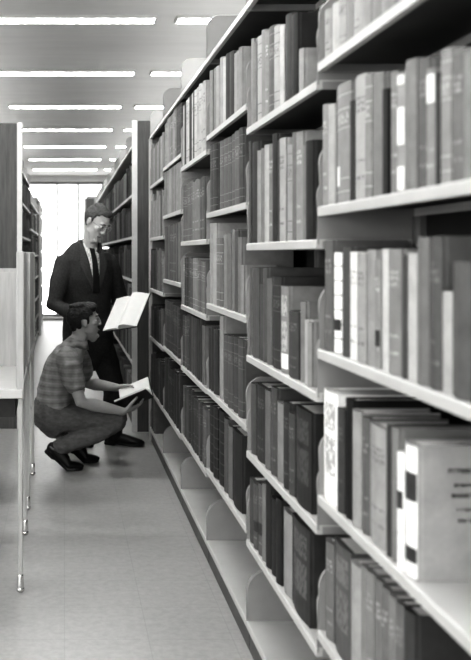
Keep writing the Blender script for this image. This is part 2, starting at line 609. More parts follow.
hand(1, 4, [(318, 323.7, 534, 140), (323.7, 332, 546, 110, 'title'), (332, 349, 554, 75, 'heavy'), (349, 359, 569, 150), (359, 365, 569, 115), (365, 373, 575, 110, 'title'), (373, 380, 583, 105, 'title'), (380, 387, 591, 110, 'title'), (387, 393, 599, 100, 'title'), (393, 401, 607, 90, 'title'), (401, 412, 616, 55)])
hand(2, 0, [(246.5, 248.5, 33.7, 165), (248.5, 250.6, 29.7, 165, 'title'), (250.6, 252.5, 38, 130), (252.5, 255.5, 41.5, 120), (255.7, 261.4, 33.7, 150, 'band'), (261.6, 264.8, 28.7, 130), (265, 267.6, 29.7, 120, 'title'), (267.6, 273.6, 23.8, 95, 'band'), (274, 279, 23.8, 135, 'band'), (279.4, 283, 24, 155, None),
            (284, 290, 12, 60), (290, 295.5, 12, 50), (299, 303, 47.5, 150)])
hand(2, 1, [(246.3, 248.2, 145, 60), (248.2, 251.2, 141, 75), (251.4, 257.6, 140.7, 65), (257.8, 260.7, 150, 130), (260.9, 264.5, 147.5, 110), (264.6, 268.6, 144, 135), (268.7, 272.5, 143, 130, 'title'), (272.7, 276.6, 133, 60), (276.8, 279.3, 139.5, 75), (279.4, 285.3, 137, 140, 'title'), (285.6, 290.4, 144, 140, 'band'), (290.8, 295.2, 131.6, 110), (295.4, 302, 130.5, 120, 'title'), (302.2, 305, 145, 100), (305.2, 312, 139.5, 50)])
hand(2, 2, [(248, 252, 268, 95), (252.2, 258.9, 267.7, 75), (259, 262.3, 284, 80), (262.4, 265.7, 268, 75), (265.8, 270.2, 278.4, 85), (270.3, 279.3, 277, 60, 'band'), (280, 287.7, 287, 125, 'heavy', {'labs': [(353, 368)]}), (288.4, 298, 312.5, 70, 'title'), (299, 303, 302, 130), (305, 308, 320, 150), (308.2, 311.5, 323, 120)])
hand(2, 3, [(246, 250.3, 385, 75, 'band'), (250.5, 255, 385, 70), (255.2, 264.5, 388, 60, 'title'), (264.6, 269.5, 391.6, 95), (269.7, 275.5, 389, 70, 'title'), (275.7, 282.3, 405, 115), (282.5, 288.4, 404, 65, 'title'), (288.6, 294.5, 415, 75, 'title'), (294.7, 311, 414, 45, 'heavy')])
hand(2, 4, [(248, 253.5, 480.5, 70), (253.6, 257.8, 486, 80, 'title', {'dlab': (520, 530)}), (258, 262, 486, 85, 'title', {'dlab': (522, 534)}), (262.2, 265.5, 485, 105), (265.6, 270, 483, 45), (270.2, 275.5, 501, 40), (275.7, 281, 501, 45), (281.4, 290.6, 517, 125), (291, 308.6, 532, 60, 'heavy')])
hand(3, 0, [(207, 209, 72, 165), (209.2, 211.8, 69.5, 130), (213.4, 215.8, 67, 120), (216, 218.6, 65, 140), (219.3, 222, 56, 160), (222.2, 225.3, 56, 170), (225.5, 229, 52, 60), (229.2, 233, 50, 55), (233.2, 236, 52, 140), (236.2, 238.7, 50, 150), (238.9, 241.8, 46, 120)])
hand(3, 1, [(206.3, 209.3, 146, 75, 'band'), (209.5, 212.5, 144, 70, 'band'), (212.6, 215.5, 143, 75, 'band'), (219.6, 223.2, 140, 95, 'band'), (223.4, 227, 138, 90, 'band'), (227.2, 230.8, 136, 95, 'band'), (231, 234.7, 133, 90, 'band'), (234.9, 238.6, 130, 95, 'band'), (238.8, 242.4, 127, 80, 'band')])
hand(3, 2, [(208.5, 212, 223, 140), (212.2, 216, 223, 140), (216.2, 219, 238, 110, 'band'), (219.2, 222, 238, 110, 'band'), (222.2, 225.8, 234.5, 120), (226, 230.2, 233, 105), (231, 233.5, 229, 100), (233.7, 237.2, 230.6, 80), (237.5, 240.6, 237, 110), (240.8, 243, 265, 130)])
hand(3, 3, [(208, 210.6, 328.5, 60), (210.8, 213, 328.5, 60), (213.2, 217.3, 330, 65), (218.5, 221.8, 316, 120), (222.7, 227.4, 336, 75, 'band'), (227.6, 232.5, 337, 72, 'band'), (232.7, 237.6, 338, 75, 'band'), (237.8, 242.6, 340, 70, 'band')])
hand(3, 4, [(208.3, 213, 408, 50, 'ladder'), (213.2, 217.4, 410, 50, 'ladder'), (217.6, 223, 413, 45, 'ladder'), (223.2, 227, 420, 75), (227.2, 231, 428, 85), (231.2, 240.5, 436, 42)])


def fill(b, lev, ya, yz, tones, hs, tmin, tmax, gap=0.0, face=None, styles=(None, 'title', 'band'), ser=False):
    z0 = zr(RAT[b][lev])
    y = yz
    tone, h, st, run = random.choice(tones), random.uniform(*hs), None, 0
    while y - tmin > ya:
        t = random.uniform(tmin, tmax)
        if run <= 0:
            tone, h, st, run = random.choice(tones), random.uniform(*hs), random.choice(styles), random.choice((1, 1, 2, 3) if not ser else (4, 6, 8))
        run -= 1
        if y - t < ya:
            break
        BOOKS.append(dict(b=b, lev=lev, y0=y - t, y1=y - 0.001, z=z0, h=h + random.uniform(-.004, .004), tone=tone + random.uniform(-6, 6), style=st, ex={}))
        y -= t + random.random() * gap


HS = {4: ((.33, .35), (.29, .3), (.24, .27), (.27, .3), (.25, .29)), 5: ((.27, .33), (.27, .29), (.33, .35), (.28, .3), (.3, .34)), 6: ((.25, .3), (.24, .32), (.27, .3), (.2, .25), (.25, .3))}
TN = {4: ((150, 120, 165, 70), (105, 115, 130, 90), (120, 75, 95, 60), (80, 110, 70), (60, 75, 90)), 5: ((140, 120, 70), (125, 115, 130), (100, 90, 125), (75, 70, 80), (55, 60)), 6: ((120, 140), (135, 150, 60), (100, 70, 90), (95, 110, 60), (60, 75))}
for b in (4, 5, 6):
    y0, y1 = Y1 + PITCH * (b - 1), Y1 + PITCH * b
    for lev in range(5):
        fill(b, lev, y0 + 0.02 + random.random() * 0.05, y1 - 0.014, TN[b][lev], HS[b][lev], 0.045, 0.085, 0.003, ser=(b == 5 and lev in (1, 2, 3)) or (b == 4 and lev in (1,)))
# a few volumes still on the base shelf at the men's end
for i, (ya, t, h, tone) in enumerate(((6.86, .06, .26, 60), (6.79, .08, .24, 95), (6.70, .07, .25, 110))):
    BOOKS.append(dict(b=6, lev=5, y0=ya - t, y1=ya, z=zr(2.01), h=h, tone=tone, style=None, ex={}))


def book_profile(t, d, c, bulge):
    """plan of the case: round back, boards with a joint groove, open at the fore edge"""
    out = []
    n = 6
    for k in range(n + 1):
        a = k / n
        out.append((bulge * (1 - math.sin(PI * a) ** 0.8), t * a))
    j = 0.012
    o = [(d, 0.0), (j + 0.006, 0.0), (j, 0.0018), (j - 0.005, 0.0003)] + out + [(j - 0.005, t - 0.0003), (j, t - 0.0018), (j + 0.006, t), (d, t)]
    inner = [(d, t - c), (bulge + 0.004 + c, t - c), (bulge + 0.004 + c, c), (d, c)]
    return o, inner


MESHCACHE = {}


def make_book(B, idx_from_end, root_name='book'):
    t, h = B['y1'] - B['y0'], B['h']
    d = B['ex'].get('depth') or min(0.215, max(0.12, h * 0.7))
    sx = random.uniform(0.0, 0.006) if not B['ex'].get('labs') else 0.002
    root = empty(root_name, (BX + sx, B['y0'], B['z']))
    c = 0.0028
    bulge = min(0.010, t * 0.22)
    bm = bmesh.new()
    o, inner = book_profile(t, d, c, bulge)
    poly = o + inner
    prism(bm, poly, lambda p: Vector((p[0], p[1], 0.0005)), lambda p: Vector((p[0], p[1], h)))
    cov = finish('cover', bm, book_mat(B['tone'], B['style']), root)
    bm = bmesh.new()
    k = 0.004
    pb = bulge + 0.004 + c
    fo = 0.006
    prism(bm, [(pb, c), (pb + .006, c), (d - fo, c), (d - fo - .003, t / 2), (d - fo, t - c), (pb, t - c), (pb - 0.002, t / 2)],
          lambda p: Vector((p[0], p[1], k)), lambda p: Vector((p[0], p[1], h - k)))
    finish('pages', bm, M['pages'], root)

    def patch(z0, z1, m, name, a0=0.06, a1=0.94, out=0.0006):
        bm = bmesh.new()
        z0, z1 = max(0.004, z0), min(h - 0.004, z1)
        L = []
        for k in range(9):
            a = a0 + (a1 - a0) * k / 8
            x = bulge * (1 - math.sin(PI * a) ** 0.8) - out
            L.append((bm.verts.new((x, t * a, z0)), bm.verts.new((x, t * a, z1))))
        for p, q in zip(L, L[1:]):
            bm.faces.new((p[0], q[0], q[1], p[1]))
        finish(name, bm, m, root)['label'] = ('white' if m is M['label'] else 'dark') + ' label on the spine'

    ex = B['ex']
    yc = (B['y0'] + B['y1']) / 2

    def zz(py):
        return EYE - (py - VY) * yc / F - B['z']
    feats = ''
    if 'spine' in ex:
        patch(0, h, M['label'], 'spine_panel', 0.02, 0.98, 0.0003)
    if 'labs' in ex:
        for a, bb in ex['labs']:
            patch(zz(bb), zz(a), M['label'], 'spine_label')
        feats = ' with white spine label'
    if 'lab' in ex:
        patch(zz(ex['lab'][1]), zz(ex['lab'][0]), M['label'], 'spine_label', 0.55, 0.95)
        feats = ' with small white spine label'
    for kx in ('dlab', 'dlab2'):
        if kx in ex:
            patch(zz(ex[kx][1]), zz(ex[kx][0]), M['darklabel'], 'spine_label')
            feats = ' with dark spine label'
    if ex.get('cover_text'):
        bm = bmesh.new()
        for r_, (za, wd, th) in enumerate(((h * .80, .062, .0085), (h * .70, .04, .006), (h * .62, .05, .0075), (h * .52, .03, .006), (h * .44, .026, .006))):
            x = .095 - wd / 2
            rr = random.Random(r_)
            while x < .095 + wd / 2:
                w = rr.uniform(.004, .0075)
                box(bm, x, x + w * .35, -0.0008, 0.0002, za, za + th)
                box(bm, x, x + w, -0.0008, 0.0002, za + th * rr.choice((0, .45, .8)), za + th * rr.choice((.9, 1)))
                x += w + .0022
        finish('cover_lettering', bm, book_mat(60, None), root)['label'] = 'lines of small dark lettering on the front board'
        feats = ' facing out with lettered cover and dark spine label'
    tone = B['tone']
    tw = 'white' if tone > 190 else 'pale' if tone > 143 else 'light grey' if tone > 122 else 'grey' if tone > 97 else 'dark grey' if tone > 66 else 'blackish'
    th = 'thick' if t > 0.066 else 'thin' if t < 0.036 else 'bound'
    shelf = ('topmost book shelf', 'second shelf down', 'third shelf down', 'fourth shelf down', 'fifth shelf down', 'base shelf')[B['lev']]
    fx = ' white-labelled' if 'white' in feats else ' dark-labelled' if 'dark' in feats else ''
    lab = '%s %s%s volume, %s from far bracket, %s, %s' % (th, tw, fx, ORD[idx_from_end], shelf, BAYNAME[B['b']])
    if ex.get('cover_text'):
        lab = 'white book whose lettered front board faces out at the end of its row'
    tag(root, lab, 'book', 'bound volumes on the long shelving range')
    return root


for B in BOOKS:
    lo, hi = Y1 + PITCH * (B['b'] - 1) + .0155, Y1 + PITCH * B['b'] - .0155
    B['y0'], B['y1'] = max(lo, B['y0']), min(hi, B['y1'])
    above = (TOPR,) + RAT[B['b']]
    B['h'] = min(B['h'], zr(above[B['lev']]) - B['z'] - .034)
BOOKS = [B for B in BOOKS if B['y1'] - B['y0'] > .012]
# order each shelf from its far bracket
by = {}
for B in BOOKS:
    by.setdefault((B['b'], B['lev']), []).append(B)
for k, L in by.items():
    L.sort(key=lambda q: -q['y1'])
    for i, B in enumerate(L):
        B['i'] = i + 1
for B in BOOKS:
    B['size'] = (B['y1'] - B['y0']) * B['h'] / B['y0'] ** 3
order = sorted(BOOKS, key=lambda q: -q['size'])
NMAX = 300
for B in order[:NMAX]:
    make_book(B, B['i'])
MASS = [(BX, 1, B['y0'], B['y1'], B['z'], B['h'], B['tone']) for B in order[NMAX:]]

# ------------------------------------------------------------------ the other ranges
def far_range(name, label, xf, sgn, ya, yz, levels, top, base, group, end_panel=None, tones=(60, 75, 90, 110, 130)):
    root = empty(name, (0, 0, 0))
    tag(root, label, 'bookshelf', group)
    d = DEP * sgn
    nb = max(1, round((yz - ya) / PITCH))
    for z in levels:
        bm = bmesh.new()
        box(bm, min(xf, xf + d), max(xf, xf + d), ya + 0.01, yz - 0.01, z - 0.022, z)
        finish('shelf', bm, M['shelf'], root)
        if z < top - 0.05:
            y = yz - 0.02
            k = 0
            tone, hh = random.choice(tones), random.uniform(.22, .29)
            while y > ya + 0.09:
                t = random.uniform(.03, .075)
                if random.random() < .4:
                    tone, hh = random.choice(tones), random.uniform(.2, .29)
                gap = min([q - z for q in levels if q > z + .05] + [.5]) - .04
                MASS.append((xf + sgn * random.uniform(.004, .014), sgn, y - t, y - .001, z, min(hh, gap), tone + random.uniform(-8, 8)))
                y -= t
                if random.random() < .04:
                    y -= random.uniform(.05, .2)
    for k in range(nb + 1):
        y = ya + (yz - ya) * k / nb
        bm = bmesh.new()
        pts = bracket_pts(0.004, DEP, 0, 0.19, 0.05)
        prism(bm, pts, lambda p: Vector((xf + sgn * p[0], y - 0.003, top + p[1] - .02)), lambda p: Vector((xf + sgn * p[0], y + 0.003, top + p[1] - .02)))
        finish('bracket', bm, M['bracket'], root)
    for k in range(nb + 1):
        y = ya + (yz - ya) * k / nb
        bm = bmesh.new()
        a, c = xf + d, xf + d + sgn * 0.05
        box(bm, min(a, c), max(a, c), y - .015, y + .015, 0, top + .03)
        finish('upright', bm, M['post'], root)
    a, c = xf + d + sgn * .012, xf + d + sgn * .03
    bm = bmesh.new(); box(bm, min(a, c), max(a, c), ya + .02, yz - .02, .02, top); finish('back_panel', bm, M['inner'], root)  # same added dark sheet, standing for shade behind the books
    a, c = xf + sgn * .012, xf + d
    bm = bmesh.new(); box(bm, min(a, c), max(a, c), ya + .01, yz - .01, 0, base - .022); finish('plinth', bm, M['kick'], root)
    if end_panel:
        x0, x1, z1 = end_panel
        bm = bmesh.new(); box(bm, x0 + sgn * .0, x1, ya - .05, ya - .012, 0, z1); e = finish('end_panel', bm, M['wood'], root)
        bm = bmesh.new(); xs = x0 - .04 if sgn > 0 else x1
        box(bm, xs, xs + .04, ya - .056, ya - .008, 0, z1 + .005); finish('edge_strip', bm, M['alu'], e)
    return root


X2 = 0.545
far_range('bookshelf_range', 'far shelving range behind the standing man with dark wooden end panel', X2, 1, 7.32, 16.46,
          [EYE - r * X2 for r in (-1.6, -.88, -.26, .375, .98, 1.59, 2.3)], EYE + 1.6 * X2, EYE - 2.3 * X2, 'far shelving ranges', (0.575, 1.08, 2.44))
far_range('bookshelf_range', 'distant end of shelving by the bright window, above the standing man\'s head', 0.40, 1, 17.2, 19.0,
          [.1, .48, .84, 1.2, 1.56, 1.9, 2.3], 2.3, .1, 'far shelving ranges', (0.40, 0.56, 2.42))
XLF = -0.43
far_range('bookshelf_range', 'shelving range just past the study carrels, facing the long range', XLF, -1, 7.45, 11.9,
          [2.26, 1.93, 1.58, 1.24, .9, .55, .11], 2.26, .11, 'far shelving ranges', (-0.94, -0.375, 2.44), (55, 70, 85, 60))
far_range('bookshelf_range', 'lower shelving range across the aisle, behind the standing man\'s elbow', XLF - .0, -1, 12.2, 15.6,
          [2.08, 1.73, 1.38, 1.04, .7, .4, .11], 2.08, .11, 'far shelving ranges', None, (120, 70, 85, 60, 150, 190))
far_range('bookshelf_range', 'last shelving range across the aisle, with tall dark end panel', XLF, -1, 15.9, 19.2,
          [2.2, 1.84, 1.48, 1.14, .8, .45, .11], 2.2, .11, 'far shelving ranges', (-0.75, -0.43, 2.3), (60, 80, 110, 150))

bm = bmesh.new()
lay = bm.faces.layers.float.new('tone')
for (x, sgn, y0, y1, z, h, tone) in MASS:
    d = 0.18 * sgn
    n0 = len(bm.faces)
    b_ = min(.008, (y1 - y0) * .2)
    pts = [(x + sgn * b_, y0), (x + sgn * b_ * .2, y0 + (y1 - y0) * .25), (x, (y0 + y1) / 2), (x + sgn * b_ * .2, y0 + (y1 - y0) * .75), (x + sgn * b_, y1), (x + d, y1), (x + d, y0)]
    prism(bm, pts, lambda p: Vector((p[0], p[1], z + .0005)), lambda p: Vector((p[0], p[1], z + h)))
    bm.faces.ensure_lookup_table()
    for f in bm.faces[n0:]:
        f[lay] = lin(max(20, min(230, tone)))
o = finish('distant_books', bm, M['farbook'])
tag(o, 'rows of small distant books filling the shelving beyond the two men', 'books', None, 'stuff')

# ------------------------------------------------------------------ study carrels
def carrel(y0, y1, xa, label):
    root = empty('study_carrel', (xa, y0, 0))
    tag(root, label, 'study carrel', 'study carrels along the aisle')
    L = y1 - y0
    H = 1.405
    for (x, y) in ((-.012, .02), (-.012, L - .02), (-.62, .02), (-.62, L - .02)):
        bm = bmesh.new(); box(bm, x - .009, x + .009, y - .009, y + .009, .06, .80)
        if x > -.1:
            box(bm, x - .014, x + .014, y - .02, y + .02, .80, H)
        g = finish('leg', bm, M['carrel'], root, bevel=.003)
        bm = bmesh.new()
        tube(bm, [(x, y, .012), (x, y, .03), (x, y, .07)], [.014, .015, .013], 14)
        ellipsoid(bm, (x, y, .014), (.018, .018, .014), sub=2)
        finish('ferrule', bm, M['ferrule'], g, smooth=True)['label'] = 'bright metal foot'
    bm = bmesh.new(); box(bm, -.03, -.006, .036, L - .036, .842, H); finish('side_panel', bm, M['carrel'], root, bevel=.003)
    bm = bmesh.new(); box(bm, -.0055, -.0025, .05, .13, 1.06, 1.27); finish('panel_slot', bm, M['carreldark'], root)['label'] = 'dark slot in the panel'
    bm = bmesh.new(); box(bm, -.66, -.002, -.004, L + .004, .802, .84); finish('desktop', bm, M['laminate'], root, bevel=.004)
    bm = bmesh.new(); box(bm, -.62, -.034, .036, L - .036, .72, .802); finish('apron', bm, M['bookdark'], root)
    bm = bmesh.new(); box(bm, -.66, -.035, L - .03, L - .008, .841, H - .1); finish('back_panel', bm, M['carrel'], root)
    return root


cr1 = carrel(3.80, 4.62, -.167, 'pale wooden study carrel with dark slot, closer of two beside the aisle')
cr1.rotation_euler.z = .016
carrel(5.03, 5.86, -.185, 'pale wooden study carrel just behind the crouching man\'s back')

# ------------------------------------------------------------------ people
def sculpt(name, build, voxel, m, parent=None, smooth=3, disp=0.0, dscale=0.08):
    bm = bmesh.new()
    build(bm)
    bmesh.ops.recalc_face_normals(bm, faces=bm.faces)
    me = bpy.data.meshes.new(name)
    bm.to_mesh(me)
    bm.free()
    tmp = bpy.data.objects.new(name + '_raw', me)
    COL.objects.link(tmp)
    r = tmp.modifiers.new('remesh', 'REMESH')
    r.mode = 'VOXEL'
    r.voxel_size = voxel
    if smooth:
        s = tmp.modifiers.new('smooth', 'SMOOTH')
        s.factor = 0.5
        s.iterations = smooth
    if disp:
        tx = bpy.data.textures.new(name + '_folds', 'CLOUDS')
        tx.noise_scale = dscale
        dm = tmp.modifiers.new('folds', 'DISPLACE')
        dm.texture = tx
        dm.texture_coords = 'LOCAL'
        dm.strength = disp
        dm.mid_level = 0.5
    dg = bpy.context.evaluated_depsgraph_get()
    dg.update()
    out = bpy.data.meshes.new_from_object(tmp.evaluated_get(dg))
    bpy.data.objects.remove(tmp)
    out.name = name
    out.materials.clear()
    out.materials.append(m)
    out.polygons.foreach_set('use_smooth', [True] * len(out.polygons))
    o = bpy.data.objects.new(name, out)
    COL.objects.link(o)
    if parent:
        o.parent = parent
    return o


def limb(bm, pts, n=18, side=(0, 1, 0)):
    loft(bm, [(Vector(p), r, r) for p, r in pts], Vector(side), n)


def frame(fwd, roll=0.0, up=Vector((0, 0, 1))):
    f = Vector(fwd).normalized()
    l = up.cross(f).normalized()
    u = f.cross(l).normalized()
    m = Matrix((f, l, u)).transposed()
    return m @ Matrix.Rotation(roll, 3, 'X')


def head_shape(bm, c, R, s=1.0):
    def W(x, y, z):
        return c + R @ Vector((x * s, y * s, z * s))

    def E(p, r):
        ellipsoid(bm, W(*p), (r[0] * s, r[1] * s, r[2] * s), R)
    E((-.012, 0, .03), (.097, .075, .088))
    rings = [((.022, 0, .048), .048, .06), ((.022, 0, .03), .063, .067), ((.026, 0, -.015), .063, .062), ((.030, 0, -.055), .056, .055), ((.040, 0, -.09), .042, .043), ((.052, 0, -.112), .026, .028)]
    loft(bm, [(W(*p), a * s, b * s) for p, a, b in rings], R @ Vector((0, 1, 0)), 24)
    loft(bm, [(W(.086, 0, .03), .008 * s, .008 * s), (W(.099, 0, .003), .010 * s, .009 * s), (W(.105, 0, -.019), .012 * s, .010 * s)], R @ Vector((0, 1, 0)), 12)
    for k in (-1, 1):
        E((.097, k * .012, -.024), (.010, .008, .008))
        E((.078, k * .03, .040), (.012, .026, .009))
        E((.062, k * .044, -.008), (.022, .02, .02))
        E((-.006, k * .077, -.004), (.016, .008, .028))
        E((-.014, k * .081, .006), (.010, .006, .019))
        E((.022, k * .046, -.062), (.028, .010, .018))
        E((.083, k * .031, .017), (.009, .017, .006))
    E((.083, 0, -.055), (.009, .023, .007))
    E((.081, 0, -.067), (.009, .020, .008))
    E((.078, 0, -.099), (.017, .022, .016))


def face_parts(parent, c, R, hairm, s=1.0):
    def W(x, y, z):
        return c + R @ Vector((x * s, y * s, z * s))
    for k in (-1, 1):
        bm = bmesh.new(); ellipsoid(bm, W(.0855, k * .031, .016), (.0075 * s, .012 * s, .0055 * s), R, 2); finish('eye', bm, M['dark'], parent, True)
        bm = bmesh.new()
        limb(bm, [(W(.089, k * .014, .038), .0045 * s), (W(.0915, k * .03, .043), .005 * s), (W(.078, k * .05, .036), .0035 * s)], 8)
        finish('eyebrow', bm, hairm, parent, True)
    bm = bmesh.new(); limb(bm, [(W(.089, -.022, -.0605), .0028 * s), (W(.0965, 0, -.060), .0042 * s), (W(.089, .022, -.0605), .0028 * s)], 8); finish('lips', bm, M['lip'], parent, True)


def hair_cap(name, parent, c, R, m, lumps, line, s=1.0, grow=1.0):
    def build(bm):
        b2 = bmesh.new()
        ellipsoid(b2, (-.012, 0, .03), (.107 * grow, .085 * grow, .099 * grow), None, 5)
        kill = [f for f in b2.faces if not line(*f.calc_center_median())]
        bmesh.ops.delete(b2, geom=kill, context='FACES')
        # give it thickness
        bmesh.ops.recalc_face_normals(b2, faces=b2.faces)
        if b2.faces and sum(f.normal.dot(f.calc_center_median() - Vector((-.012, 0, .03))) for f in b2.faces) < 0:
            bmesh.ops.reverse_faces(b2, faces=b2.faces)
        bmesh.ops.solidify(b2, geom=list(b2.faces), thickness=0.02)
        for p, r in lumps:
            ellipsoid(b2, p, r, None, 3)
        for v in b2.verts:
            v.co = c + R @ (v.co * s)
        me = bpy.data.meshes.new('tmp_hair')
        b2.to_mesh(me)
        b2.free()
        bm.from_mesh(me)
        bpy.data.meshes.remove(me)
    return sculpt(name, build, 0.005, m, parent, 2, 0.010, 0.016)


def hand_shape(bm, w, d, n, thumb, curl=(20, 35, 30), spread=0.0, s=1.0):
    """w wrist, d along the hand, n the way the palm looks, thumb: +1/-1 picks the thumb side (d x n)"""
    d = Vector(d).normalized()
    n = Vector(n)
    n = (n - d * n.dot(d)).normalized()
    t = d.cross(n).normalized() * thumb
    loft(bm, [(w - d * .02, .027 * s, .02 * s), (w + d * .02 * s, .032 * s, .018 * s), (w + d * .06 * s, .040 * s, .016 * s), (w + d * .092 * s, .041 * s, .012 * s)], t, 18)
    for i, (off, ln, r) in enumerate(((.031, .074, .0088), (.0105, .083, .009), (-.0105, .077, .0086), (-.030, .06, .0078))):
        p = w + d * (.088 - abs(off) * .15) * s + t * off * s
        ang = 0.0
        pts = [(p, r * s)]
        for k, part in enumerate((.45, .31, .24)):
            ang += math.radians(curl[k] * (1 + .08 * i))
            dr = d * math.cos(ang) + n * math.sin(ang) + t * off * (2.2 + spread)
            p = p + dr.normalized() * ln * part * s
            pts.append((p, r * (.95 - .1 * k) * s))
        limb(bm, pts, 10, t)
    p = w + d * .022 * s + t * .03 * s
    q1 = p + (d * .62 + t * .62 + n * .38).normalized() * .042 * s
    q2 = q1 + (d * .85 + t * .25 + n * .45).normalized() * .034 * s
    q3 = q2 + (d * .9 + t * .0 + n * .45).normalized() * .022 * s
    limb(bm, [(p, .014 * s), (q1, .012 * s), (q2, .0105 * s), (q3, .0085 * s)], 10, n)


def shoe(bm, heel, ball, toe, ank=None, w=1.0):
    """heel, ball and toe lie on the sole; the shoe bends at the ball"""
    up = Vector((0, 0, 1))
    s = up.cross((toe - heel).normalized()).normalized()

    def at(a):
        return heel.lerp(ball, a / .68) if a <= .68 else ball.lerp(toe, (a - .68) / .32)

    def up_at(a):
        d = ((ball - heel) if a < .6 else (toe - heel) if a < .76 else (toe - ball)).normalized()
        return d.cross(s).normalized()
    R = [(0.0, .024, .034), (.1, .034, .040), (.3, .036, .040), (.5, .042, .034), (.68, .048, .027), (.85, .044, .021), (.95, .033, .017), (1.0, .02, .013)]
    loft(bm, [(at(a) + up_at(a) * (b + .012), wv * w, b) for a, wv, b in R], s, 20)
    loft(bm, [(at(a) + up_at(a) * .007, (wv + .004) * w, .0065) for a, wv, b in R], s, 16)
    u0 = up_at(0)
    loft(bm, [(heel + u0 * .004, .028, .014), (heel.lerp(ball, .33) + u0 * .004, .033, .014)], s, 14)
    if ank is not None:
        limb(bm, [(heel.lerp(ball, .25) + u0 * .055, .037), (ank, .04)], 14)


# ---- crouching man: profile, facing the shelves
CF = Vector((.985, .12, .02))
HC_ = P(84.3, 321.5, 6.06)
RC = frame(CF + Vector((0, 0, .03)))
pel, waist, chest, upch, neck = P(53, 414, 6.10), P(57, 391, 6.10), P(65, 367, 6.09), P(72, 353, 6.08), P(78, 343, 6.07)
rsh, lsh = P(67, 359, 5.90), P(79, 358, 6.27)
relb, lelb = P(81, 402, 5.86), P(86, 383, 6.32)
rwri, lwri = P(123, 411.5, 5.92), P(117, 387.5, 6.2)
rhip, lhip = P(52, 419, 6.02), P(54, 418, 6.19)
rkn, lkn = P(116, 418, 5.97), P(113, 414, 6.27)
rank, lank = P(60, 447, 5.98), P(80, 442, 6.2)


def body_c(bm):
    head_shape(bm, HC_, RC)
    limb(bm, [(neck - Vector((.02, 0, .03)), .062), (neck + (HC_ - neck) * .35, .055), (HC_ + RC @ Vector((-.03, 0, -.03)), .056)], 18)
    side = (0, 1, 0)
    loft(bm, [(pel, .15, .11), (waist, .135, .095), (chest, .155, .105), (upch, .14, .085), (neck, .06, .06)], side, 24)
    for s_, e_, w_ in ((rsh, relb, rwri), (lsh, lelb, lwri)):
        limb(bm, [(s_, .05), (s_ + (e_ - s_) * .45, .046), (e_, .039), (e_ + (w_ - e_) * .3, .042), (e_ + (w_ - e_) * .7, .033), (w_, .026)], 18)
    for h_, k_, a_ in ((rhip, rkn, rank), (lhip, lkn, lank)):
        limb(bm, [(h_, .075), (k_, .05), (a_, .04)], 16)
    hand_shape(bm, rwri, (P(147, 404, 5.99) - rwri), (-.25, .45, .85), 1, (10, 18, 18))
    hand_shape(bm, lwri, P(133, 385.5, 6.15) - lwri, (0.0, -.35, -1), 1, (8, 14, 16))


man_c = sculpt('person', body_c, 0.0048, M['skin'], None, 2)
tag(man_c, 'dark-haired person crouching in plaid short-sleeved shirt, holding an open book low', 'person')
face_parts(man_c, HC_, RC, M['hair'])
hair_cap('hair', man_c, HC_, RC, M['hair'],
         [((.055, 0, .098), (.034, .05, .024)), ((.03, .012, .104), (.05, .055, .022)), ((-.03, 0, .103), (.065, .064, .024)), ((.045, -.042, .085), (.034, .025, .026)), ((.045, .042, .085), (.034, .025, .026)), ((-.09, 0, .03), (.022, .06, .06)), ((-.07, 0, -.03), (.03, .052, .034)), ((.014, -.069, .012), (.011, .008, .03)), ((.014, .069, .012), (.011, .008, .03))],
         lambda x, y, z: z > (.08 if x > .05 else .045 if x > .025 else .02 if x > -.03 else -.06), grow=1.0)


def shirt_c(bm):
    side = (0, 1, 0)
    loft(bm, [(P(53, 412, 6.1), .165, .118), (P(54, 405, 6.1), .17, .124), (waist + Vector((-.005, 0, 0)), .168, .126), (chest + Vector((-.005, 0, 0)), .185, .13), (upch + Vector((-.02, 0, -.005)), .165, .098), (neck + Vector((-.025, 0, -.02)), .085, .07)], side, 28)
    for s_, e_ in ((rsh, relb), (lsh, lelb)):
        q = s_ + (e_ - s_) * .55
        limb(bm, [(s_ + Vector((0, .03 if s_ is rsh else -.03, .01)), .072), (s_ + (e_ - s_) * .2, .074), (q, .072)], 20)


def flat_cut(o, p, nrm):
    """trim a garment square at a hem"""
    bm = bmesh.new()
    bm.from_mesh(o.data)
    geom = list(bm.verts) + list(bm.edges) + list(bm.faces)
    bmesh.ops.bisect_plane(bm, geom=geom, plane_co=p, plane_no=nrm, clear_outer=False)
    bm.to_mesh(o.data)
    bm.free()


sh = sculpt('shirt', shirt_c, 0.007, M['plaid'], man_c, 3, 0.013, 0.05)
sh['label'] = 'plaid short-sleeved shirt'
# collar
bm = bmesh.new()
cr = []
for k in range(13):
    a = -PI * .86 + 2 * PI * .86 * k / 12
    cdir = Vector((-math.cos(a) * .068, math.sin(a) * .07, 0))
    tilt = .012 * math.cos(a)
    b0 = neck + Vector((.0, 0, -.004 + tilt)) + cdir
    cr.append((bm.verts.new(b0 + Vector((0, 0, .028))), bm.verts.new(b0 * 1.0 + cdir * .16 + Vector((0, 0, -.012 - (.014 if k in (0, 1, 11, 12) else 0))))))
for p, q in zip(cr, cr[1:]):
    bm.faces.new((p[0], q[0], q[1], p[1]))
cl = finish('collar', bm, M['plaid'], sh, True)
sm = cl.modifiers.new('thick', 'SOLIDIFY'); sm.thickness = .006


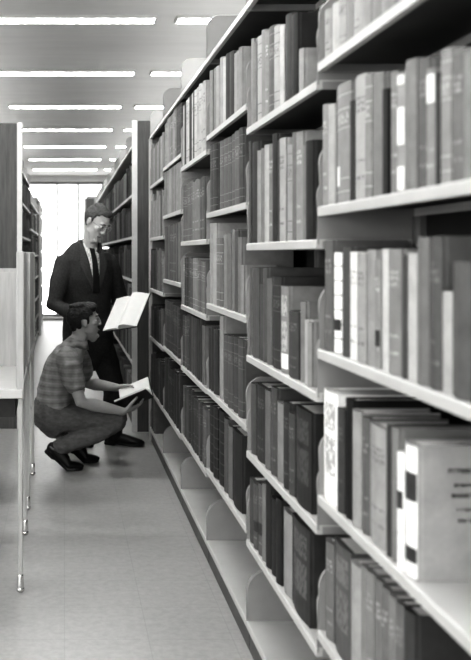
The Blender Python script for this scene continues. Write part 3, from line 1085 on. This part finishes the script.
def trousers_c(bm):
    side = (0, 1, 0)
    loft(bm, [(P(56, 404, 6.1), .165, .112), (P(54, 407, 6.1), .186, .136), (P(51, 413, 6.1), .188, .136), (P(51, 420, 6.1), .18, .11), (P(54, 425, 6.1), .16, .085)], side, 24)
    for h_, k_, a_ in ((rhip, rkn, rank), (lhip, lkn, lank)):
        limb(bm, [(h_ + Vector((.02, 0, .005)), .098), (h_ + (k_ - h_) * .45 + Vector((0, 0, .008)), .084), (h_ + (k_ - h_) * .85, .070), (k_ + Vector((.012, 0, .0)), .060)], 22)
        limb(bm, [(k_ + Vector((.008, 0, -.03)), .056), (k_ + (a_ - k_) * .35 + Vector((0, 0, -.03)), .064), (k_ + (a_ - k_) * .7 + Vector((0, 0, -.012)), .060), (a_ + Vector((.0, 0, .0)), .056)], 20)


tr = sculpt('trousers', trousers_c, 0.0062, M['chino'], man_c, 2, 0.013, 0.035)
for (hl, ba, to, an) in ((P(46, 452, 5.97), P(66, 469.5, 5.97), P(82, 470, 5.98), rank), (P(66, 447, 6.2), P(83, 461.5, 6.2), P(98, 462.3, 6.2), lank)):
    for q_ in (ba, to):
        q_.z = .003
    bm_build = (lambda hl=hl, ba=ba, to=to, an=an: (lambda bm: shoe(bm, hl, ba, to, an + (hl - an) * .15)))()
    sculpt('shoe', bm_build, 0.0055, M['shoe'], man_c, 2)


# ---- an open book
def open_book(name, origin, ex, ey, wl, wr, h, thick, label, arch_l=.012, arch_r=.02, fold=0.0, tilt_l=0.0):
    """origin: foot of the spine; ex: towards the second page; ey: up the page"""
    ex = Vector(ex).normalized()
    ey = Vector(ey)
    ey = (ey - ex * ey.dot(ex)).normalized()
    ez = ex.cross(ey).normalized()
    root = empty(name, origin)
    tag(root, label, 'book')

    def Wp(u, v, w):
        return ex * u + ey * v + ez * w

    def strip(lo, hi, m, nm, v0, v1):
        bm = bmesh.new()
        pts = lo + hi[::-1]
        prism(bm, pts, lambda p: Wp(p[0], v0, p[1]), lambda p: Wp(p[0], v1, p[1]))
        return finish(nm, bm, m, root)
    N = 10
    for sgn, w, ar, tl in ((-1, wl, arch_l, tilt_l), (1, wr, arch_r, fold)):
        up, lo = [], []
        for k in range(N + 1):
            a = k / N
            u = sgn * w * a
            top = thick * (1 - .55 * a) * min(1, a * 6 + .25) + ar * math.sin(PI * min(1, a * 1.1) ** .7) + tl * a * w
            up.append((u, top))
            lo.append((u, .0025 + tl * a * w))
        strip(lo, up, M['paper'], 'pages', 0.005, h - 0.005)
        strip([(u * 1.03, z - .004) for u, z in lo], [(u * 1.03, z - .0003) for u, z in lo], M['bookdark'], 'cover', 0, h)
    return root


# crouching man's book: spine runs away from the camera
o1 = P(122.5, 410, 6.05)
open_book('open_book', o1, (-.25, -1, 0), (.92, 0, .40), .115, .135, .225, .03,
          'open book with bright pages, held low by the crouching person beside the shelves', .008, .006, .55, 1.0)

# ---- standing man
SF = Vector((.42, -.9, 0)).normalized()
SR = Vector((SF.y, -SF.x, 0))           # his right hand side
HS_ = P(96.5, 222.5, 6.72)
RS = frame(Vector((.60, -.60, -.66)), math.radians(-6))
c0 = P(86, 330, 6.82)
nb_ = P(88, 246, 6.82)
spel, sw, sch, ssh = P(88, 340, 6.84), P(87, 312, 6.84), P(86.5, 280, 6.83), P(86.5, 257, 6.83)
srs = ssh + SR * .185 + Vector((0, 0, -.015))
sls = ssh - SR * .185 + Vector((0, 0, -.015))
sre, sle = P(54.5, 305, 6.66), P(120, 302, 6.98)
srw, slw = P(80, 317, 6.53), P(130, 319, 6.72)
shr, shl = spel + SR * .09, spel - SR * .09
skr, skl = P(74, 388, 6.78), P(114, 388, 6.78)
sar, sal = P(71, 433, 6.82), P(113, 433, 6.76)


def body_s(bm):
    head_shape(bm, HS_, RS, 1.03)
    limb(bm, [(nb_ + Vector((0, .01, -.03)), .064), (nb_ + (HS_ - nb_) * .4, .056), (HS_ + RS @ Vector((-.035, 0, -.03)), .055)], 18)
    loft(bm, [(spel, .145, .10), (sw, .14, .095), (sch, .155, .105), (ssh + Vector((0, 0, -.03)), .13, .07), (nb_, .055, .055)], SR, 24)
    for s_, e_, w_ in ((srs, sre, srw), (sls, sle, slw)):
        limb(bm, [(s_ + Vector((0, 0, -.05)), .04), (e_, .04), (e_ + (w_ - e_) * .4, .04), (w_, .026)], 16)
    for h_, k_, a_ in ((shr, skr, sar), (shl, skl, sal)):
        limb(bm, [(h_, .075), (k_, .05), (a_, .036)], 16)
    hand_shape(bm, srw, P(96, 328, 6.48) - srw, (.3, .5, .8), 1, (18, 30, 28))
    hand_shape(bm, slw, P(136, 312, 6.58) - slw, (-.55, -.2, .8), 1, (14, 25, 25))


man_s = sculpt('person', body_s, 0.0048, M['skinpale'], None, 2)
tag(man_s, 'standing person in dark suit jacket and tie, wearing glasses, reading a large open book', 'person')
face_parts(man_s, HS_, RS, M['hairgrey'], 1.03)
hair_cap('hair', man_s, HS_, RS, M['hairgrey'],
         [((.025, .012, .106), (.042, .05, .016)), ((-.04, 0, .108), (.05, .055, .016)), ((-.09, 0, .03), (.018, .055, .05)), ((.008, -.07, .02), (.012, .008, .024)), ((.008, .07, .02), (.012, .008, .024))],
         lambda x, y, z: z > (.092 if x > .04 else .07 if x > .02 else .03 if x > -.02 else -.05), 1.03, .985)
# spectacles
gl = None
bm = bmesh.new()


def WS(x, y, z):
    return HS_ + RS @ Vector((x * 1.03, y * 1.03, z * 1.03))


for k in (-1, 1):
    pts = [WS(.101 - .004 * abs(math.cos(2 * PI * a / 16)), k * .033 + .024 * math.cos(2 * PI * a / 16), .013 + .019 * math.sin(2 * PI * a / 16)) for a in range(17)]
    tube(bm, pts, [.0022] * 17, 6, cap=False)
    tube(bm, [WS(.098, k * .057, .02), WS(.05, k * .082, .02), WS(-.01, k * .09, .014)], [.002] * 3, 6)
tube(bm, [WS(.103, -.009, .018), WS(.106, 0, .02), WS(.103, .009, .018)], [.002] * 3, 6)
finish('spectacles', bm, M['lens'], man_s, True)


def jacket_s(bm):
    loft(bm, [(P(88, 352, 6.84), .205, .145), (P(88, 335, 6.84), .198, .145), (sw, .182, .135), (sch, .20, .145), (ssh + Vector((0, 0, -.02)), .215, .115), (ssh + Vector((0, 0, .035)), .185, .085), (ssh + Vector((0, 0, .068)), .125, .07), (nb_ + Vector((0, .012, -.005)), .075, .062)], SR, 30)
    for s_, e_, w_ in ((srs, sre, srw), (sls, sle, slw)):
        limb(bm, [(s_ + Vector((0, 0, -.035)), .072), (s_ + (e_ - s_) * .5, .067), (e_, .062), (e_ + (w_ - e_) * .5, .056), (e_ + (w_ - e_) * .9, .048)], 20)


jk = sculpt('jacket', jacket_s, 0.009, M['jacket'], man_s, 4, 0.014, 0.09)


def trousers_s(bm):
    loft(bm, [(P(88, 325, 6.84), .165, .115), (P(88, 345, 6.84), .175, .125)], SR, 24)
    for h_, k_, a_ in ((shr, skr, sar), (shl, skl, sal)):
        limb(bm, [(h_, .10), (h_ + (k_ - h_) * .5, .094), (k_, .08), (k_ + (a_ - k_) * .5, .074), (a_ + Vector((0, 0, .0)), .068)], 20)


sculpt('trousers', trousers_s, 0.009, M['suit'], man_s, 4, 0.014, 0.08)
for (hl, to, an) in ((P(106, 444, 6.77), P(143, 446.5, 6.72), sal), (P(66, 441, 6.84), P(92, 445, 6.66), sar)):
    hl.z = .012; to.z = .003
    f = (lambda hl=hl, to=to, an=an: (lambda bm: shoe(bm, hl, hl.lerp(to, .68) - Vector((0, 0, .003)), to, an)))()
    sculpt('shoe', f, 0.006, M['shoe'], man_s, 2)

# shirt front, tie, lapels laid over the chest
jm = jk.data
bvh = BVHTree.FromPolygons([v.co.copy() for v in jm.vertices], [tuple(p.vertices) for p in jm.polygons])


def drape(name, outline_fn, m, parent, off, nv=14, nu=6, thick=.003):
    bm = bmesh.new()
    grid = []
    for j in range(nv + 1):
        row = []
        for i in range(nu + 1):
            p = outline_fn(i / nu, j / nv)
            hit = bvh.ray_cast(p + SF * .6, -SF)
            q = hit[0] if hit[0] is not None and (hit[0] - p).length < .35 else p
            row.append(bm.verts.new(q + SF * off))
        grid.append(row)
    for j in range(nv):
        for i in range(nu):
            bm.faces.new((grid[j][i], grid[j][i + 1], grid[j + 1][i + 1], grid[j + 1][i]))
    bmesh.ops.smooth_vert(bm, verts=list(bm.verts), factor=.5, use_axis_x=True, use_axis_y=True, use_axis_z=True)
    o = finish(name, bm, m, parent, True)
    sm = o.modifiers.new('thick', 'SOLIDIFY'); sm.thickness = thick; sm.offset = 1
    return o


ztop, zbot = nb_.z + .028, EYE - (292 - VY) * 6.75 / F
mid0 = nb_ + SF * .05


def vfront(u, v):
    z = ztop + (zbot - ztop) * v
    hw = .062 * (1 - v) ** .8 + .004
    c = mid0.lerp(Vector((sch.x, sch.y, 0)), 0) 
    return Vector((mid0.x, mid0.y, 0)) - SR * ((u - .5) * 2 * hw) + Vector((0, 0, z))


def tiefn(u, v):
    z = ztop - .03 + (zbot - .01 - ztop + .03) * v
    hw = (.016 + .016 * v) if v > .12 else .02
    return Vector((mid0.x, mid0.y, 0)) - SR * ((u - .5) * 2 * hw) + Vector((0, 0, z))


def lap(sgn):
    def fn(u, v):
        z = ztop + .0 + (zbot - .02 - ztop) * v
        inn = .062 * (1 - v) ** .8
        wd = (.02 + .05 * min(1, v * 2.6)) if v < .42 else .075 * (1 - (v - .42) / .58) + .006
        return Vector((mid0.x, mid0.y, 0)) + SR * sgn * (inn + wd * u) + Vector((0, 0, z))
    return fn


bm = bmesh.new()
cr = []
for k in range(13):
    a = -PI * .9 + 2 * PI * .9 * k / 12
    cdir = (-SF * math.cos(a) + SR * math.sin(a)) * .068
    b0 = nb_ + Vector((0, .008, .006 + .016 * math.cos(a))) + cdir
    cr.append((bm.verts.new(b0 + Vector((0, 0, .03))), bm.verts.new(b0 + cdir * .16 + Vector((0, 0, -.012 - (.02 if k in (0, 1, 11, 12) else 0))))))
for p, q in zip(cr, cr[1:]):
    bm.faces.new((p[0], q[0], q[1], p[1]))
cl = finish('shirt_collar', bm, M['checked'], man_s, True)
sm = cl.modifiers.new('thick', 'SOLIDIFY'); sm.thickness = .005
drape('shirt_front', vfront, M['checked'], man_s, .004)
drape('tie', tiefn, M['tie'], man_s, .010, thick=.006)
for sgn in (-1, 1):
    drape('lapel', lap(sgn), M['lapel'], jk, .007, thick=.004)

o2 = P(118.5, 330, 6.42)
open_book('open_book', o2, (.235, -.207, .057), (.107, .18, .214), .135, .16, .31, .016,
          'large open book with white pages in the hands of the standing person', .006, .03, .0, .05)

# ------------------------------------------------------------------ light, sky, camera
w = bpy.data.worlds.new('overcast')
scene.world = w
w.use_nodes = True
bg = w.node_tree.nodes['Background']
bg.inputs[0].default_value = (1, 1, .99, 1)
bg.inputs[1].default_value = 3.0


def area(name, loc, target, sx, sy, power):
    L = bpy.data.lights.new(name, 'AREA')
    L.shape = 'RECTANGLE'
    L.size, L.size_y = sx, sy
    L.energy = power
    L.color = (1, .998, .99)
    o = bpy.data.objects.new(name, L)
    o.location = loc
    o.rotation_euler = (Vector(target) - Vector(loc)).to_track_quat('-Z', 'Y').to_euler()
    COL.objects.link(o)
    return o


area('window_daylight', (-4.8, -1.5, 1.9), (1.0, 3.2, 1.2), 3.5, 2.2, 170)
area('room_fill', (-0.5, -4.2, 1.7), (0.3, 6, 1.3), 8.0, 2.4, 30)  # added fill lamp behind the camera, no window there
area('ceiling_fill', (1.15, 9.0, 2.52), (1.15, 9.0, 3.0), 0.5, 15.0, 30)  # unseen uplight added over the shelving to brighten the ceiling
area('ceiling_fill', (-1.0, 10.0, 2.52), (-1.0, 10.0, 3.0), 0.5, 12.0, 26)  # second added uplight, across the aisle

cd = bpy.data.cameras.new('camera')
cam = bpy.data.objects.new('camera', cd)
COL.objects.link(cam)
cam.location = (0, 0, EYE)
cam.rotation_euler = (PI / 2, 0, 0)
cd.sensor_fit = 'VERTICAL'
cd.sensor_height = 36
cd.lens = F / 660 * 36
cd.shift_x = (235.5 - VX) / 660
cd.shift_y = -(330 - VY) / 660
cd.clip_start = 0.05
cd.dof.use_dof = True
cd.dof.focus_distance = 4.6
cd.dof.aperture_fstop = 3.8
scene.camera = cam
scene.view_settings.view_transform = 'Standard'
scene.view_settings.look = 'High Contrast'
scene.view_settings.exposure = 0.12
scene.cycles.use_denoising = True
scene.cycles.max_bounces = 8
